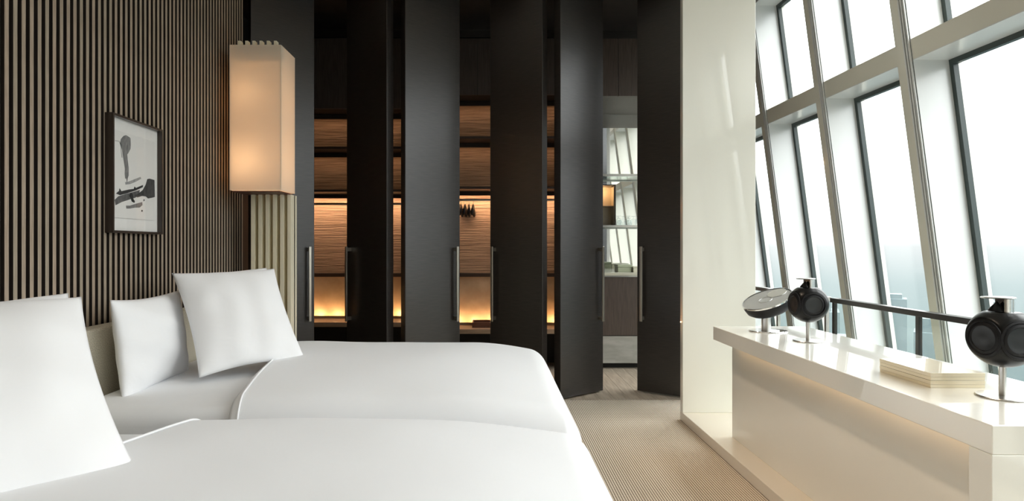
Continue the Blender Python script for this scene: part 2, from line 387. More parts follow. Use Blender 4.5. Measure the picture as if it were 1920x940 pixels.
def wardrobe(name, x0, x1, upper_z, shelves, bench_z, label, hang_z):
    yf, yb = 6.21, 6.68
    t = empty(name, ((x0 + x1) / 2, yb, 0)); tag(t, label, 'wardrobe', None)
    def bx(n, *a, **k):
        m = a[6]; o = box(n, *a[:6], m, None, **k); o.parent = t; o.matrix_parent_inverse = Matrix.Translation(-Vector(t.location)); return o
    bx('side_panel', x0, x0 + 0.03, yf, yb, 0, CEIL, M['door']); bx('side_panel', x1 - 0.03, x1, yf, yb, 0, CEIL, M['door'])
    bx('back_board', x0 + 0.03, x1 - 0.03, yb, yb + 0.03, 0, CEIL, M['black'])
    xa, xb = x0 + 0.03, x1 - 0.03
    # upper cupboard with doors and a shadow gap
    bx('upper_carcass', xa, xb, yf + 0.02, yb, upper_z, CEIL - 0.08, M['black'])
    n = 3; wd = (xb - xa) / n
    for i in range(n):
        d = bx('upper_door', xa + i * wd + 0.002, xa + (i + 1) * wd - 0.002, yf, yf + 0.02, upper_z, CEIL - 0.09, M['cabinet_wood'])
    bx('top_fascia', xa, xb, yf + 0.01, yf + 0.03, CEIL - 0.075, CEIL, M['door'])
    # panels between shelves
    zs = [upper_z] + shelves
    for zt, zb_ in zip(zs, zs[1:] + [0.965]):
        bx('ribbed_panel', xa, xb, yb - 0.02, yb, zb_ + (0.024 if zb_ != 0.965 else 0), zt, M['ribbed'])
    for z in shelves:
        s = bx('shelf', xa, xb, yf + 0.01, yb, z, z + 0.024, M['shelf_dark'])
    bx('panel_cap', xa, xb, yb - 0.06, yb, 0.925, 0.962, M['shelf_dark'])
    bx('glow_panel', xa, xb, yb - 0.012, yb, bench_z, 0.925, M['glow_panel'])
    bench = bx('bench_shelf', xa, xb, yf, yb, bench_z - 0.045, bench_z, M['shelf'])
    bx('kick_board', xa, xb, yb - 0.06, yb - 0.02, 0, bench_z - 0.045, M['black'])
    # led lines under the upper cupboard and lower shelf
    for z in [upper_z] + shelves:
        bx('led_valance', xa, xb, yb - 0.166, yb - 0.160, z - 0.042, z, M['shelf_dark'])
        bx('led_line', xa, xb, yb - 0.147, yb - 0.132, z - 0.006, z, M['led'])
        al = area_light('led_line_light', ((xa + xb) / 2, yb - 0.14, z - 0.008), (0, 0, 0), xb - xa - 0.04, 0.012, 9.5 if z == shelves[-1] else 0.8, (1.0, 0.66, 0.42))
    bx('light_lip', xa, xb, yb - 0.130, yb - 0.122, bench_z, bench_z + 0.028, M['shelf'])
    xs = []; x = xa + 0.10
    while x < xb - 0.05: xs.append(x); x += 0.174
    puck_row([q - t.location.x for q in xs], -0.085, bench_z, t)
    for o_ in [c for c in bpy.data.objects if c.name.startswith('uplight_bulb') and not c.get('fixed')]:
        o_.location.x += t.location.x; o_.location.y += t.location.y; o_['fixed'] = 1
    # hanging rail
    r = tube('hanging_rail', [(xa, 6.46, hang_z), (xb, 6.46, hang_z)], 0.014, M['steel'], t)
    r.matrix_parent_inverse = Matrix.Translation(-Vector(t.location))
    return t
wardrobe('wardrobe', -2.32, -0.66, 2.65, [2.243, 1.808], 0.483, 'tall open wardrobe nearest the slatted wall, glowing bench panel and ribbed back', 1.70)
wardrobe('wardrobe', -0.64, 0.88, 2.79, [2.348, 1.837], 0.413, 'middle open wardrobe with black hangers on rail and glowing bench panel', 1.743)

# hangers on the rail of the middle wardrobe
def hanger(x, label, rz):
    t = empty('clothes_hanger', (x, 6.46, 1.743), rz); tag(t, label, 'hanger', 'black hangers on the wardrobe rail')
    hook = [(0, 0.004 + 0.019 * math.cos(a), 0.019 * math.sin(a)) for a in [math.radians(-20 + 20 * i) for i in range(11)]]
    tube('hook', [(0, p[1] - 0.004, p[2]) for p in hook] + [(0, -0.012, -0.02), (0, 0.0, -0.045)], 0.0022, M['steel'], t, 6)
    bm = bmesh.new(); rings = []
    for u in (-0.205, -0.19, -0.15, -0.07, 0.0, 0.07, 0.15, 0.19, 0.205):
        a = abs(u) / 0.2; cz = -0.055 - 0.085 * a ** 1.3; hw = 0.007 + 0.011 * a; hh = 0.015 + 0.026 * a
        if a > 1: hw *= 0.4; hh *= 0.5
        rings.append([bm.verts.new((hw * math.cos(q * math.pi / 4), u, cz + hh * math.sin(q * math.pi / 4))) for q in range(8)])
    for A, B in zip(rings, rings[1:]):
        for q in range(8): bm.faces.new((A[q], A[(q + 1) % 8], B[(q + 1) % 8], B[q]))
    bm.faces.new(rings[0]); bm.faces.new(rings[-1])
    link('shoulder_bar', to_mesh(bm, 'shoulder_bar'), M['hanger'], t)
    return t
for i, x in enumerate((-0.30, -0.258, -0.216, -0.172)):
    hanger(x, ['leftmost black clothes hanger on the middle wardrobe rail', 'second black clothes hanger from the left on the wardrobe rail', 'third black clothes hanger from the left on the wardrobe rail', 'rightmost black clothes hanger on the middle wardrobe rail'][i], math.radians(random.uniform(-2, 2)))
# brown tray on the bench shelf
t = empty('tray', (-0.02, 6.45, 0.413)); tag(t, 'brown leather tray on the glowing bench shelf of the middle wardrobe', 'tray')
box('tray_base', -0.16, 0.16, -0.12, 0.12, 0.0, 0.012, M['brown_leather'], t, 0.003)
for (a, b, c, d) in ((-0.16, 0.16, -0.12, -0.108), (-0.16, 0.16, 0.108, 0.12), (-0.16, -0.148, -0.108, 0.108), (0.148, 0.16, -0.108, 0.108)):
    box('tray_rim', a, b, c, d, 0.012, 0.055, M['brown_leather'], t, 0.003)

# partition between wardrobes and bar
struct(box('wall_partition', 0.90, 0.98, 6.21, 7.12, 0, CEIL, M['door']))

# ---- pivot doors
DW, DT, DH = 0.523, 0.075, CEIL - 0.012
def pivot_door(xn, xf, side, label):
    """front-face near edge (xn,4.974), far edge (xf,5.285); side=+1 face looks to the window, -1 to the bed"""
    yn, yf = 4.974, 5.285
    d = Vector((xf - xn, yf - yn, 0)); ln = d.length; ang = math.atan2(d.y, d.x)
    t = empty('door', (xn, yn, 0.0), ang); t['kind'] = 'thing'; tag(t, label, 'door', 'tall pivot doors of the wardrobe')
    s = -1 if side > 0 else 1     # local y of the visible face points to -s... body lies behind
    # local frame: +x along the leaf to the handle edge
    yb0, yb1 = (0.0, DT) if side > 0 else (-DT, 0.0)
    box('door_leaf', 0, ln, yb0, yb1, 0.012, DH, M['door'], t, 0.002, 1)
    f = -1 if side > 0 else 1     # outward normal of visible face in local y
    hx = ln - 0.055
    h = box('handle', hx - 0.011, hx + 0.011, f * 0.05 - 0.007, f * 0.05 + 0.007, 0.615, 1.252, M['nickel'], t, 0.002, 1)
    for z in (0.64, 1.227):
        box('standoff', hx - 0.009, hx + 0.009, min(0, f * 0.043), max(0, f * 0.043), z - 0.016, z + 0.016, M['nickel'], h, 0.001, 1)
    # twin handle on the inner face
    g = f * -(DT + 0.05); g0 = f * -DT
    h = box('handle', hx - 0.011, hx + 0.011, g - 0.007, g + 0.007, 0.615, 1.252, M['nickel'], t, 0.002, 1)
    for z in (0.64, 1.227):
        box('standoff', hx - 0.009, hx + 0.009, min(g0, g), max(g0, g), z - 0.016, z + 0.016, M['nickel'], h, 0.001, 1)
    return t
pivot_door(-1.938, -1.511, 1, 'grey-lit pivot door directly behind the square floor lamp')
pivot_door(-0.835, -1.231, -1, 'dark pivot door right of the wardrobe gap nearest the lamp')
pivot_door(-0.684, -0.257, 1, 'grey-lit pivot door to the left of the black clothes hangers')
pivot_door(0.428, 0.005, -1, 'dark pivot door to the right of the black clothes hangers')
pivot_door(0.575, 0.978, 1, 'grey-lit pivot door just left of the opening to the bar')
pivot_door(1.690, 1.272, -1, 'dark pivot door between the bar opening and the white screen wall')

# ================================================================== BAR behind the opening
bt = empty('bar_cabinet', (1.6, 6.7, 0)); tag(bt, 'bar base cabinet with brown drawer over grey drawer, seen between the doors', 'cabinet')
def bb(n, x0, x1, y0, y1, z0, z1, m, par=bt, bev=0.0):
    o = box(n, x0, x1, y0, y1, z0, z1, m, None, bev); o.parent = par
    base = par; off = Vector((0, 0, 0))
    while base is not None: off += Vector(base.location); base = base.parent
    o.matrix_parent_inverse = Matrix.Translation(-off); return o
XB0, XB1 = 0.985, 2.25
bb('carcass', XB0, XB1, 6.30, 7.05, 0.055, 0.94, M['black'])
bb('kick_board', XB0, XB1, 6.36, 6.40, 0.0, 0.055, M['black'])
bb('lower_drawer', XB0, 1.56, 6.277, 6.30, 0.058, 0.333, M['grey_stone'], bev=0.002); bb('lower_drawer', 1.564, XB1, 6.277, 6.30, 0.058, 0.333, M['grey_stone'], bev=0.002)
bb('upper_drawer', XB0, 1.56, 6.277, 6.30, 0.341, 0.938, M['cabinet_wood'], bev=0.002); bb('upper_drawer', 1.564, XB1, 6.277, 6.30, 0.341, 0.938, M['cabinet_wood'], bev=0.002)
ct = box('worktop', XB0, XB1, 6.255, 7.05, 0.955, 0.985, M['counter'], None, 0.003); tag(ct, 'pale counter top on the bar cabinet between the doors', 'worktop')
bb('steel_rail', XB0, XB1, 6.285, 6.305, 0.94, 0.955, M['steel'])
mrr = box('mirror', XB0, XB1, 7.052, 7.062, 0.985, 2.775, M['mirror'], None); tag(mrr, 'tall mirror on the back wall of the bar above the counter', 'mirror')
uc = empty('upper_cabinet', (1.6, 6.7, 2.778)); tag(uc, 'brown upper cabinet above the bar mirror, near the ceiling', 'cabinet')
bb('carcass', XB0, XB1, 6.23, 7.10, 2.778, 3.36, M['cabinet_wood'], uc)
for a, b in ((XB0, 1.30), (1.304, 1.62), (1.624, XB1)):
    bb('cabinet_door', a, b, 6.21, 6.23, 2.778, 3.36, M['cabinet_wood'], uc, 0.002)
bb('top_fascia', XB0, XB1, 6.24, 6.26, 3.36, CEIL, M['door'], uc)
for z, lab in ((2.04, 'upper glass shelf with metal edge in front of the bar mirror'), (1.475, 'lower glass shelf under the row of upturned glasses at the bar')):
    t = empty('glass_shelf', (1.6, 6.9, z)); tag(t, lab, 'shelf')
    bb('glass_plate', XB0, XB1, 6.78, 7.05, z, z + 0.01, M['shelf_glass'], t)
    bb('edge_bar', XB0, XB1, 6.765, 6.78, z - 0.012, z + 0.014, M['steel'], t)
    for q in (1.22, 2.2): bb('bracket', q, q + 0.05, 6.762, 6.80, z - 0.016, z - 0.0121, M['black'], t)
# small display case
t = empty('display_case', (1.24, 6.90, 1.485)); tag(t, 'small dark-edged display case with lit cream inside on the bar shelf', 'case')
bb('case_back', 1.15, 1.40, 6.985, 6.995, 1.490, 1.93, M['box_cream'], t)
bb('case_side', 1.39, 1.402, 6.81, 6.985, 1.490, 1.93, M['frame_dark'], t); bb('case_side', 1.15, 1.162, 6.81, 6.985, 1.490, 1.93, M['frame_dark'], t)
bb('case_lining', 1.382, 1.39, 6.83, 6.985, 1.497, 1.918, M['box_cream'], t)
bb('case_top', 1.15, 1.402, 6.81, 6.995, 1.93, 1.942, M['frame_dark'], t); bb('case_bottom', 1.15, 1.402, 6.81, 6.995, 1.485, 1.4899, M['frame_dark'], t)
bb('case_shelf', 1.162, 1.382, 6.84, 6.985, 1.70, 1.708, M['shelf'], t)
l = bpy.data.lights.new('case_bulb', 'POINT'); l.energy = 0.8; l.color = (1, 0.62, 0.32); l.shadow_soft_size = 0.02
lo = bpy.data.objects.new('case_bulb', l); COL.objects.link(lo); lo.location = (1.27, 6.88, 1.88); lo['kind'] = 'helper'
# upturned glasses
gl_prof = [(0.030, 0.0), (0.036, 0.035), (0.034, 0.062), (0.02, 0.078), (0.004, 0.084), (0.0035, 0.10), (0.028, 0.106), (0.028, 0.108), (0.0, 0.109)]
for i, (x, y) in enumerate(((1.435, 6.84), (1.50, 6.90), (1.545, 6.83), (1.615, 6.88), (1.655, 6.82))):
    o = lathe_obj('wine_glass', gl_prof, M['stem_glass'], None, 20, (x, y, 1.485), cap=False)
    tag(o, ['upturned wine glass beside the display case on the bar shelf', 'second upturned wine glass from the display case, further back', 'third upturned wine glass from the display case, in front',
            'fourth upturned wine glass from the display case', 'upturned wine glass next to the dark door edge on the bar shelf'][i], 'glass', 'upturned glasses on the bar shelf')
# things on the counter
t = empty('counter_box', (1.42, 6.5, 0.985)); tag(t, 'sage green lidded box on the bar counter', 'box')
bb('box_body', 1.345, 1.49, 6.43, 6.60, 0.985, 1.035, M['green_box'], t, 0.003); bb('box_lid', 1.342, 1.493, 6.427, 6.603, 1.036, 1.062, M['green_box'], t, 0.003)
t = empty('counter_box', (1.62, 6.5, 0.985)); tag(t, 'ivory box beside the sage green box on the bar counter', 'box')
bb('box_body', 1.50, 1.70, 6.40, 6.58, 0.985, 1.028, M['cream_box'], t, 0.003); bb('box_lid', 1.497, 1.703, 6.397, 6.583, 1.029, 1.045, M['cream_box'], t, 0.003)

# ================================================================== CONSOLE
ct = empty('console_desk', (1.68, 2.75, 0)); tag(ct, 'long glossy cream lacquer console desk along the windows', 'desk')
YN, YF, XC0, XC1, ZT = 1.703, 3.828, 1.395, 1.965, 0.754
bb('table_top', XC0, XC1, YN, YF, ZT - 0.083, ZT, M['lacquer'], ct, 0.003)
bb('end_leg', XC0, XC1, YN, YN + 0.083, 0.065, ZT - 0.083, M['lacquer'], ct, 0.002)
bb('back_panel', 1.511, 1.86, YN + 0.083, YF - 0.006, 0.065, ZT - 0.083, M['lacquer'], ct, 0.002)
struct(box('trim_1', 1.375, 1.965, YN - 0.2, 4.43, 0.0, 0.065, M['plinth'], None, 0.003))
bb('led_strip', 1.485, 1.500, YN + 0.12, YF - 0.1, ZT - 0.0905, ZT - 0.0831, M['led'], ct)
area_light('console_led', (1.47, (YN + YF) / 2, ZT - 0.095), (0, math.radians(0), 0), 0.02, 1.9, 0.25, (1.0, 0.62, 0.3))

# ---- ball loudspeakers
def ball_speaker(loc, drivers, label, plate_az):
    t = empty('ball_speaker', loc); tag(t, label, 'speaker', 'ball loudspeakers on the console desk')
    R = 0.098; zc = 0.197
    lathe_obj('base_plate', [(0.0, 0), (0.072, 0), (0.074, 0.003), (0.072, 0.006), (0.0, 0.007)], M['steel'], t, 48)
    lathe_obj('stem', [(0.0105, 0.006), (0.0105, zc - R + 0.01)], M['steel'], t, 20)
    bm = bmesh.new(); bmesh.ops.create_uvsphere(bm, u_segments=72, v_segments=48, radius=R)
    nrm = []
    for az, el in drivers:
        a, e = math.radians(az), math.radians(el); nrm.append(Vector((math.cos(e) * math.cos(a), math.cos(e) * math.sin(a), math.sin(e))))
    cut = R * 0.75
    for v in bm.verts:
        for n in nrm:
            d = v.co.dot(n)
            if d > cut:
                v.co -= n * (d - cut)
        if v.co.z > R * 0.86: v.co.z = R * 0.86
    me = to_mesh(bm, 'shell', True)
    shell = link('shell', me, M['bk_plastic'], t, (0, 0, zc))
    for n in nrm:
        q = n.to_track_quat('Z', 'Y').to_matrix().to_4x4(); mt = Matrix.Translation(n * cut) @ q @ Matrix.Diagonal((1.12, 1.12, 1.0, 1.0))
        lathe_obj('driver_surround', [(0.056, -0.002), (0.0555, 0.004), (0.050, 0.006), (0.047, 0.002), (0.043, 0.005), (0.038, 0.006), (0.034, 0.001), (0.0335, -0.002)], M['bk_rubber'], t, 48, (0, 0, zc), mt, cap=False)
        lathe_obj('driver_cone', [(0.036, 0.001), (0.030, 0.0005), (0.022, -0.001), (0.010, 0.0005), (0.0, 0.001)], M['bk_cone'], t, 48, (0, 0, zc), mt @ Matrix.Translation((0, 0, 0.002)), cap=False)
    zt = zc + R * 0.86
    a = math.radians(plate_az); dx, dy = math.cos(a), math.sin(a)
    bm = lathe([(0.031, 0.0), (0.031, 0.044)], 40)
    # scooped front of the lens housing
    for v in bm.verts:
        d = v.co.x * dx + v.co.y * dy
        if d > 0.008: v.co.x -= dx * (d - 0.008); v.co.y -= dy * (d - 0.008)
    me = to_mesh(bm, 'lens_housing', True); sharp(me); link('lens_housing', me, M['chrome'], t, (0, 0, zt))
    bm = lathe([(0.0, 0.0), (0.024, 0.002), (0.024, 0.006), (0.002, 0.034), (0.0, 0.036)], 32)
    me = to_mesh(bm, 'lens_cone', True); sharp(me); link('lens_cone', me, M['bk_plastic'], t, (dx * 0.016, dy * 0.016, zt))
    bm = lathe([(0.0, 0.044), (0.034, 0.0445), (0.036, 0.047), (0.034, 0.0495), (0.0, 0.05)], 40)
    for v in bm.verts:
        d = v.co.x * dx + v.co.y * dy
        if d > 0: v.co.x += dx * d * 0.75; v.co.y += dy * d * 0.75
    me = to_mesh(bm, 'lens_plate', True); sharp(me); link('lens_plate', me, M['steel'], t, (0, 0, zt))
    return t
def az_to_cam(x, y, off): return math.degrees(math.atan2(-y, -x)) + off
X2, Y2 = 1.672, 3.22; X3, Y3 = 1.692, 2.023
ball_speaker((X2, Y2, ZT), [(az_to_cam(X2, Y2, 20), 0), (az_to_cam(X2, Y2, -60), 0), (az_to_cam(X2, Y2, 160), 0)], 'smaller-looking black ball speaker beside the tilted disc player', az_to_cam(X2, Y2, -60))
ball_speaker((X3, Y3, ZT), [(az_to_cam(X3, Y3, 36), 0), (az_to_cam(X3, Y3, -40), 0), (az_to_cam(X3, Y3, 180), 0)], 'black ball speaker at the near end of the desk, beside the flat boxes', az_to_cam(X3, Y3, -65))

# ---- tilted disc player
t = empty('disc_player', (1.635, 3.60, ZT)); tag(t, 'tilted round silver and black music player on a steel stem', 'music player')
bm = lathe([(0.0, 0), (0.108, 0), (0.110, 0.003), (0.108, 0.006), (0.0, 0.007)], 48)
for v in bm.verts: v.co.y *= 0.8
me = to_mesh(bm, 'base_plate', True); sharp(me); link('base_plate', me, M['chrome'], t)
tube('stem', [(-0.012, 0, 0.005), (-0.012, 0, 0.16)], 0.026, M['steel'], t, 24)
nd = Vector((-0.40, -0.15, 0.905)).normalized(); q = nd.to_track_quat('Z', 'Y').to_matrix().to_4x4(); mt = Matrix.Translation((0.0, 0, 0.168)) @ q
body = lathe_obj('body', [(0.0, -0.046), (0.112, -0.046), (0.130, -0.030), (0.139, 0.000), (0.139, 0.018), (0.0, 0.018)], M['bk_rubber'], t, 64, mtx=mt)
lathe_obj('bezel_ring', [(0.136, 0.0185), (0.1415, 0.0185), (0.1415, 0.026), (0.136, 0.027)], M['chrome'], t, 64, mtx=mt, cap=False)
lathe_obj('top_glass', [(0.0, 0.024), (0.136, 0.024), (0.136, 0.0185), (0.0, 0.0185)], M['grey_glass'], t, 64, mtx=mt)
m2 = mt @ Matrix.Translation((0, 0, 0))
# round display window near the raised edge, control ring near the centre
up = q.to_3x3().inverted() @ (Vector((1, 0.3, 0)) - nd * nd.dot(Vector((1, 0.3, 0)))).normalized()
lathe_obj('display_window', [(0.0, 0.0262), (0.054, 0.0262), (0.054, 0.0241), (0.0, 0.0241)], M['steel'], t, 48, mtx=mt @ Matrix.Translation((up.x * 0.078, up.y * 0.078, 0)))
lathe_obj('control_ring', [(0.036, 0.0242), (0.039, 0.0242), (0.039, 0.0258), (0.036, 0.0258), (0.036, 0.0242)], M['chrome'], t, 48, mtx=mt @ Matrix.Translation((-up.x * 0.01, -up.y * 0.01, 0)), cap=False)

# ---- two flat lacquer boxes
for i, lab in enumerate(('lower of the two flat cream lacquer boxes stacked on the desk', 'upper of the two flat cream lacquer boxes stacked on the desk')):
    t = empty('lacquer_box', (1.643, 2.292, ZT + 0.0001 + i * 0.0266)); tag(t, lab, 'box', 'flat lacquer boxes on the desk')
    box('box_tray', -0.096, 0.096, -0.14, 0.14, 0.0, 0.012, M['box_cream'], t, 0.001)
    box('box_lid', -0.0965, 0.0965, -0.1405, 0.1405, 0.0123, 0.0258, M['box_cream'], t, 0.001)

# ================================================================== GUARD RAIL
def guard(y0, y1, posts, label, m):
    t = empty('guard_rail', (2.26, (y0 + y1) / 2, 0)); tag(t, label, 'railing')
    bb('handrail', 2.235, 2.285, y0, y1, 0.885, 0.915, m, t, 0.002)
    for p in posts: bb('post', 2.25, 2.27, p - 0.012, p + 0.012, 0.0, 0.885, m, t)
    bb('bottom_rail', 2.245, 2.275, y0, y1, 0.05, 0.075, m, t)
    for a, b in zip(posts, posts[1:]):
        bb('glass_panel', 2.256, 2.264, a + 0.013, b - 0.013, 0.0751, 0.885, M['guard_glass'], t)
guard(0.85, 4.03, [4.017 - 0.788 * i for i in range(5)][::-1], 'dark bronze guard rail with glass panels between the desk and windows', M['rail'])
guard(4.10, 6.20, [4.112, 4.80, 5.49, 6.18], 'further guard rail section beyond the tilted disc player', M['steel'])

# ================================================================== LAMP
t = empty('floor_lamp', (-1.58, 4.32, 0)); tag(t, 'tall cream floor lamp with square fabric shade and finned column', 'lamp')
X0, X1, YL0, YL1, ZB, ZS = -1.761, -1.411, 4.15, 4.445, 1.634, 2.618
bm = bmesh.new(); th = 0.004
add_box(bm, X0, X1, YL0, YL0 + th, ZB, ZS); add_box(bm, X0, X1, YL1 - th, YL1, ZB, ZS)
add_box(bm, X0, X0 + th, YL0 + th, YL1 - th, ZB, ZS); add_box(bm, X1 - th, X1, YL0 + th, YL1 - th, ZB, ZS)
sh = link('lamp_shade', to_mesh(bm, 'lamp_shade'), M['shade']); sh.parent = t; sh.matrix_parent_inverse = Matrix.Translation(-Vector(t.location))
bb('bottom_plate', X0 + 0.012, X1 - 0.012, YL0 + 0.012, YL1 - 0.012, ZB - 0.012, ZB - 0.004, M['lamp_dark'], t)
# lower finned column
for i in range(6):
    x = -1.700 + i * 0.0518
    bb('column_fin', x, x + 0.026, 4.368, 4.46, 0.02, ZB - 0.012, M['lamp_cream'], t, 0.001)
bb('column_core', -1.700, -1.415, 4.44, 4.50, 0.02, ZB - 0.012, M['lamp_cream'], t)
for i in range(6):
    x = -1.706 + i * 0.0487
    bb('crown_fin', x, x + 0.018, 4.158, 4.20, 2.50, 2.648, M['lamp_cream'], t)
bb('crown_bar', -1.706, -1.42, 4.20, 4.22, 2.50, 2.60, M['lamp_cream'], t)
bb('foot_plate', -1.76, -1.36, 4.25, 4.56, 0.0, 0.02, M['nickel'], t, 0.003)
for dz, en in ((1.83, 3.0), (2.30, 1.5)):
    b_ = lathe_obj('bulb', [(0.0, -0.045), (0.018, -0.04), (0.028, -0.01), (0.022, 0.02), (0.012, 0.045), (0.0, 0.046)], emit('bulb_glow%d' % int(dz * 100), (1, 0.66, 0.36), 4.0), t, 20, (-0.07, -0.04, dz))
    l = bpy.data.lights.new('bulb_light', 'POINT'); l.energy = en; l.color = (1.0, 0.79, 0.58); l.shadow_soft_size = 0.11
    lo = bpy.data.objects.new('bulb_light', l); COL.objects.link(lo); lo.location = (-1.65, 4.28, dz); lo['kind'] = 'helper'

# ================================================================== PICTURE
PX = -1.81
pt = empty('framed_picture', (PX, 3.174, 1.608)); tag(pt, 'framed black and grey abstract ink picture on the slatted wall', 'picture')
PY0, PY1, PZ0, PZ1 = 2.948, 3.40, 1.318, 1.898
fwid = 0.012
for (a, b, c, d) in ((PY0, PY0 + fwid, PZ0, PZ1), (PY1 - fwid, PY1, PZ0, PZ1), (PY0 + fwid, PY1 - fwid, PZ0, PZ0 + fwid), (PY0 + fwid, PY1 - fwid, PZ1 - fwid, PZ1)):
    bb('frame_bar', XL, PX, a, b, c, d, M['frame_dark'], pt)
bb('mount_board', XL + 0.002, PX - 0.026, PY0 + fwid, PY1 - fwid, PZ0 + fwid, PZ1 - fwid, M['mount'], pt)
pap = bb('paper_sheet', PX - 0.024, PX - 0.020, PY0 + 0.045, PY1 - 0.05, PZ0 + 0.075, PZ1 - 0.075, M['paper'], pt)
bb('glazing', PX - 0.004, PX - 0.002, PY0 + fwid, PY1 - fwid, PZ0 + fwid, PZ1 - fwid, pane_mat('picture_glass', (0.99, 0.99, 0.99)), pt)
def stroke(poly, v, lift):
    # poly in paper coords u 0..1 left to right, v 0..1 bottom to top
    ya, yb_ = PY0 + 0.045, PY1 - 0.05; za, zb_ = PZ0 + 0.075, PZ1 - 0.075
    o = prism('ink_stroke', [(ya + u * (yb_ - ya), za + w_ * (zb_ - za)) for u, w_ in poly], lambda u, w_, tt: (tt, u, w_), PX - 0.0199, PX - 0.0197 + lift * 0.0004, ink(v), pt)
    o.matrix_parent_inverse = Matrix.Translation(-Vector(pt.location))
stroke([(0.20, 0.955), (0.26, 0.975), (0.33, 0.965), (0.37, 0.955), (0.375, 0.88), (0.37, 0.83), (0.31, 0.765), (0.29, 0.755), (0.30, 0.69), (0.325, 0.60), (0.325, 0.51), (0.30, 0.47), (0.285, 0.40), (0.27, 0.47), (0.245, 0.46), (0.23, 0.52), (0.235, 0.58), (0.19, 0.72), (0.17, 0.79), (0.12, 0.855), (0.14, 0.91)], 0.22, 1)
stroke([(0.24, 0.425), (0.30, 0.43), (0.48, 0.48), (0.62, 0.52), (0.64, 0.50), (0.50, 0.45), (0.36, 0.41), (0.25, 0.395)], 0.38, 1)
stroke([(0.0, 0.20), (0.08, 0.245), (0.25, 0.285), (0.45, 0.325), (0.60, 0.36), (0.58, 0.29), (0.48, 0.255), (0.34, 0.225), (0.16, 0.185), (0.02, 0.14)], 0.12, 2)
stroke([(0.03, 0.275), (0.10, 0.31), (0.11, 0.34), (0.15, 0.31), (0.34, 0.345), (0.45, 0.36), (0.47, 0.39), (0.50, 0.375), (0.68, 0.425), (0.68, 0.40), (0.50, 0.345), (0.28, 0.295), (0.12, 0.262)], 0.035, 3)
stroke([(0.46, 0.285), (0.56, 0.31), (0.68, 0.365), (0.76, 0.44), (0.80, 0.51), (0.86, 0.52), (0.99, 0.515), (1.0, 0.30), (0.92, 0.285), (0.82, 0.27), (0.76, 0.29), (0.66, 0.29), (0.54, 0.265)], 0.06, 4)
stroke([(0.34, 0.27), (0.38, 0.235), (0.40, 0.205), (0.46, 0.195), (0.47, 0.215), (0.43, 0.24), (0.42, 0.29), (0.37, 0.31)], 0.02, 5)
stroke([(0.26, 0.15), (0.36, 0.155), (0.50, 0.185), (0.66, 0.215), (0.67, 0.18), (0.60, 0.145), (0.46, 0.135), (0.36, 0.12), (0.27, 0.115)], 0.20, 2)
stroke([(0.70, 0.225), (0.725, 0.235), (0.725, 0.255), (0.70, 0.25)], 0.02, 1)
stroke([(0.64, 0.10), (0.67, 0.095), (0.68, 0.115), (0.65, 0.12)], 0.02, 1)
stroke([(0.01, 0.87), (0.10, 0.875), (0.13, 0.84), (0.16, 0.70), (0.175, 0.70), (0.14, 0.86), (0.11, 0.885), (0.01, 0.88)], 0.42, 1)

# ================================================================== BEDS
def smooth_noise(x, y, s):
    return (math.sin(x * 5.1 + s) * math.sin(y * 4.3 + 1.7 * s) + 0.5 * math.sin(x * 11.3 + 2 * s + y * 3.1) * math.sin(y * 9.7 - s)) / 1.5
def bed(name, y0, y1, label):
    xh, xf = -1.74, 0.24
    t = empty(name, ((xh + xf) / 2, (y0 + y1) / 2, 0)); tag(t, label, 'bed', 'twin white beds')
    bb('bed_base', xh, xf - 0.02, y0 + 0.03, y1 - 0.03, 0.10, 0.30, M['base_fabric'], t, 0.02)
    for a in (xh + 0.1, xf - 0.2):
        for b in (y0 + 0.12, y1 - 0.12): bb('leg', a - 0.03, a + 0.03, b - 0.03, b + 0.03, 0.0, 0.10, M['frame_dark'], t)
    # mattress wrapped in a white sheet: softly crowned top
    bm = bmesh.new(); nx, ny = 60, 48; V = {}
    add_box(bm, xh, xf, y0 + 0.075, y1 - 0.075, 0.30, 0.600, 0.07, 4)
    o = link('mattress', to_mesh(bm, 'mattress', True), M['linen']); o.parent = t; o.matrix_parent_inverse = Matrix.Translation(-Vector(t.location))
    return t
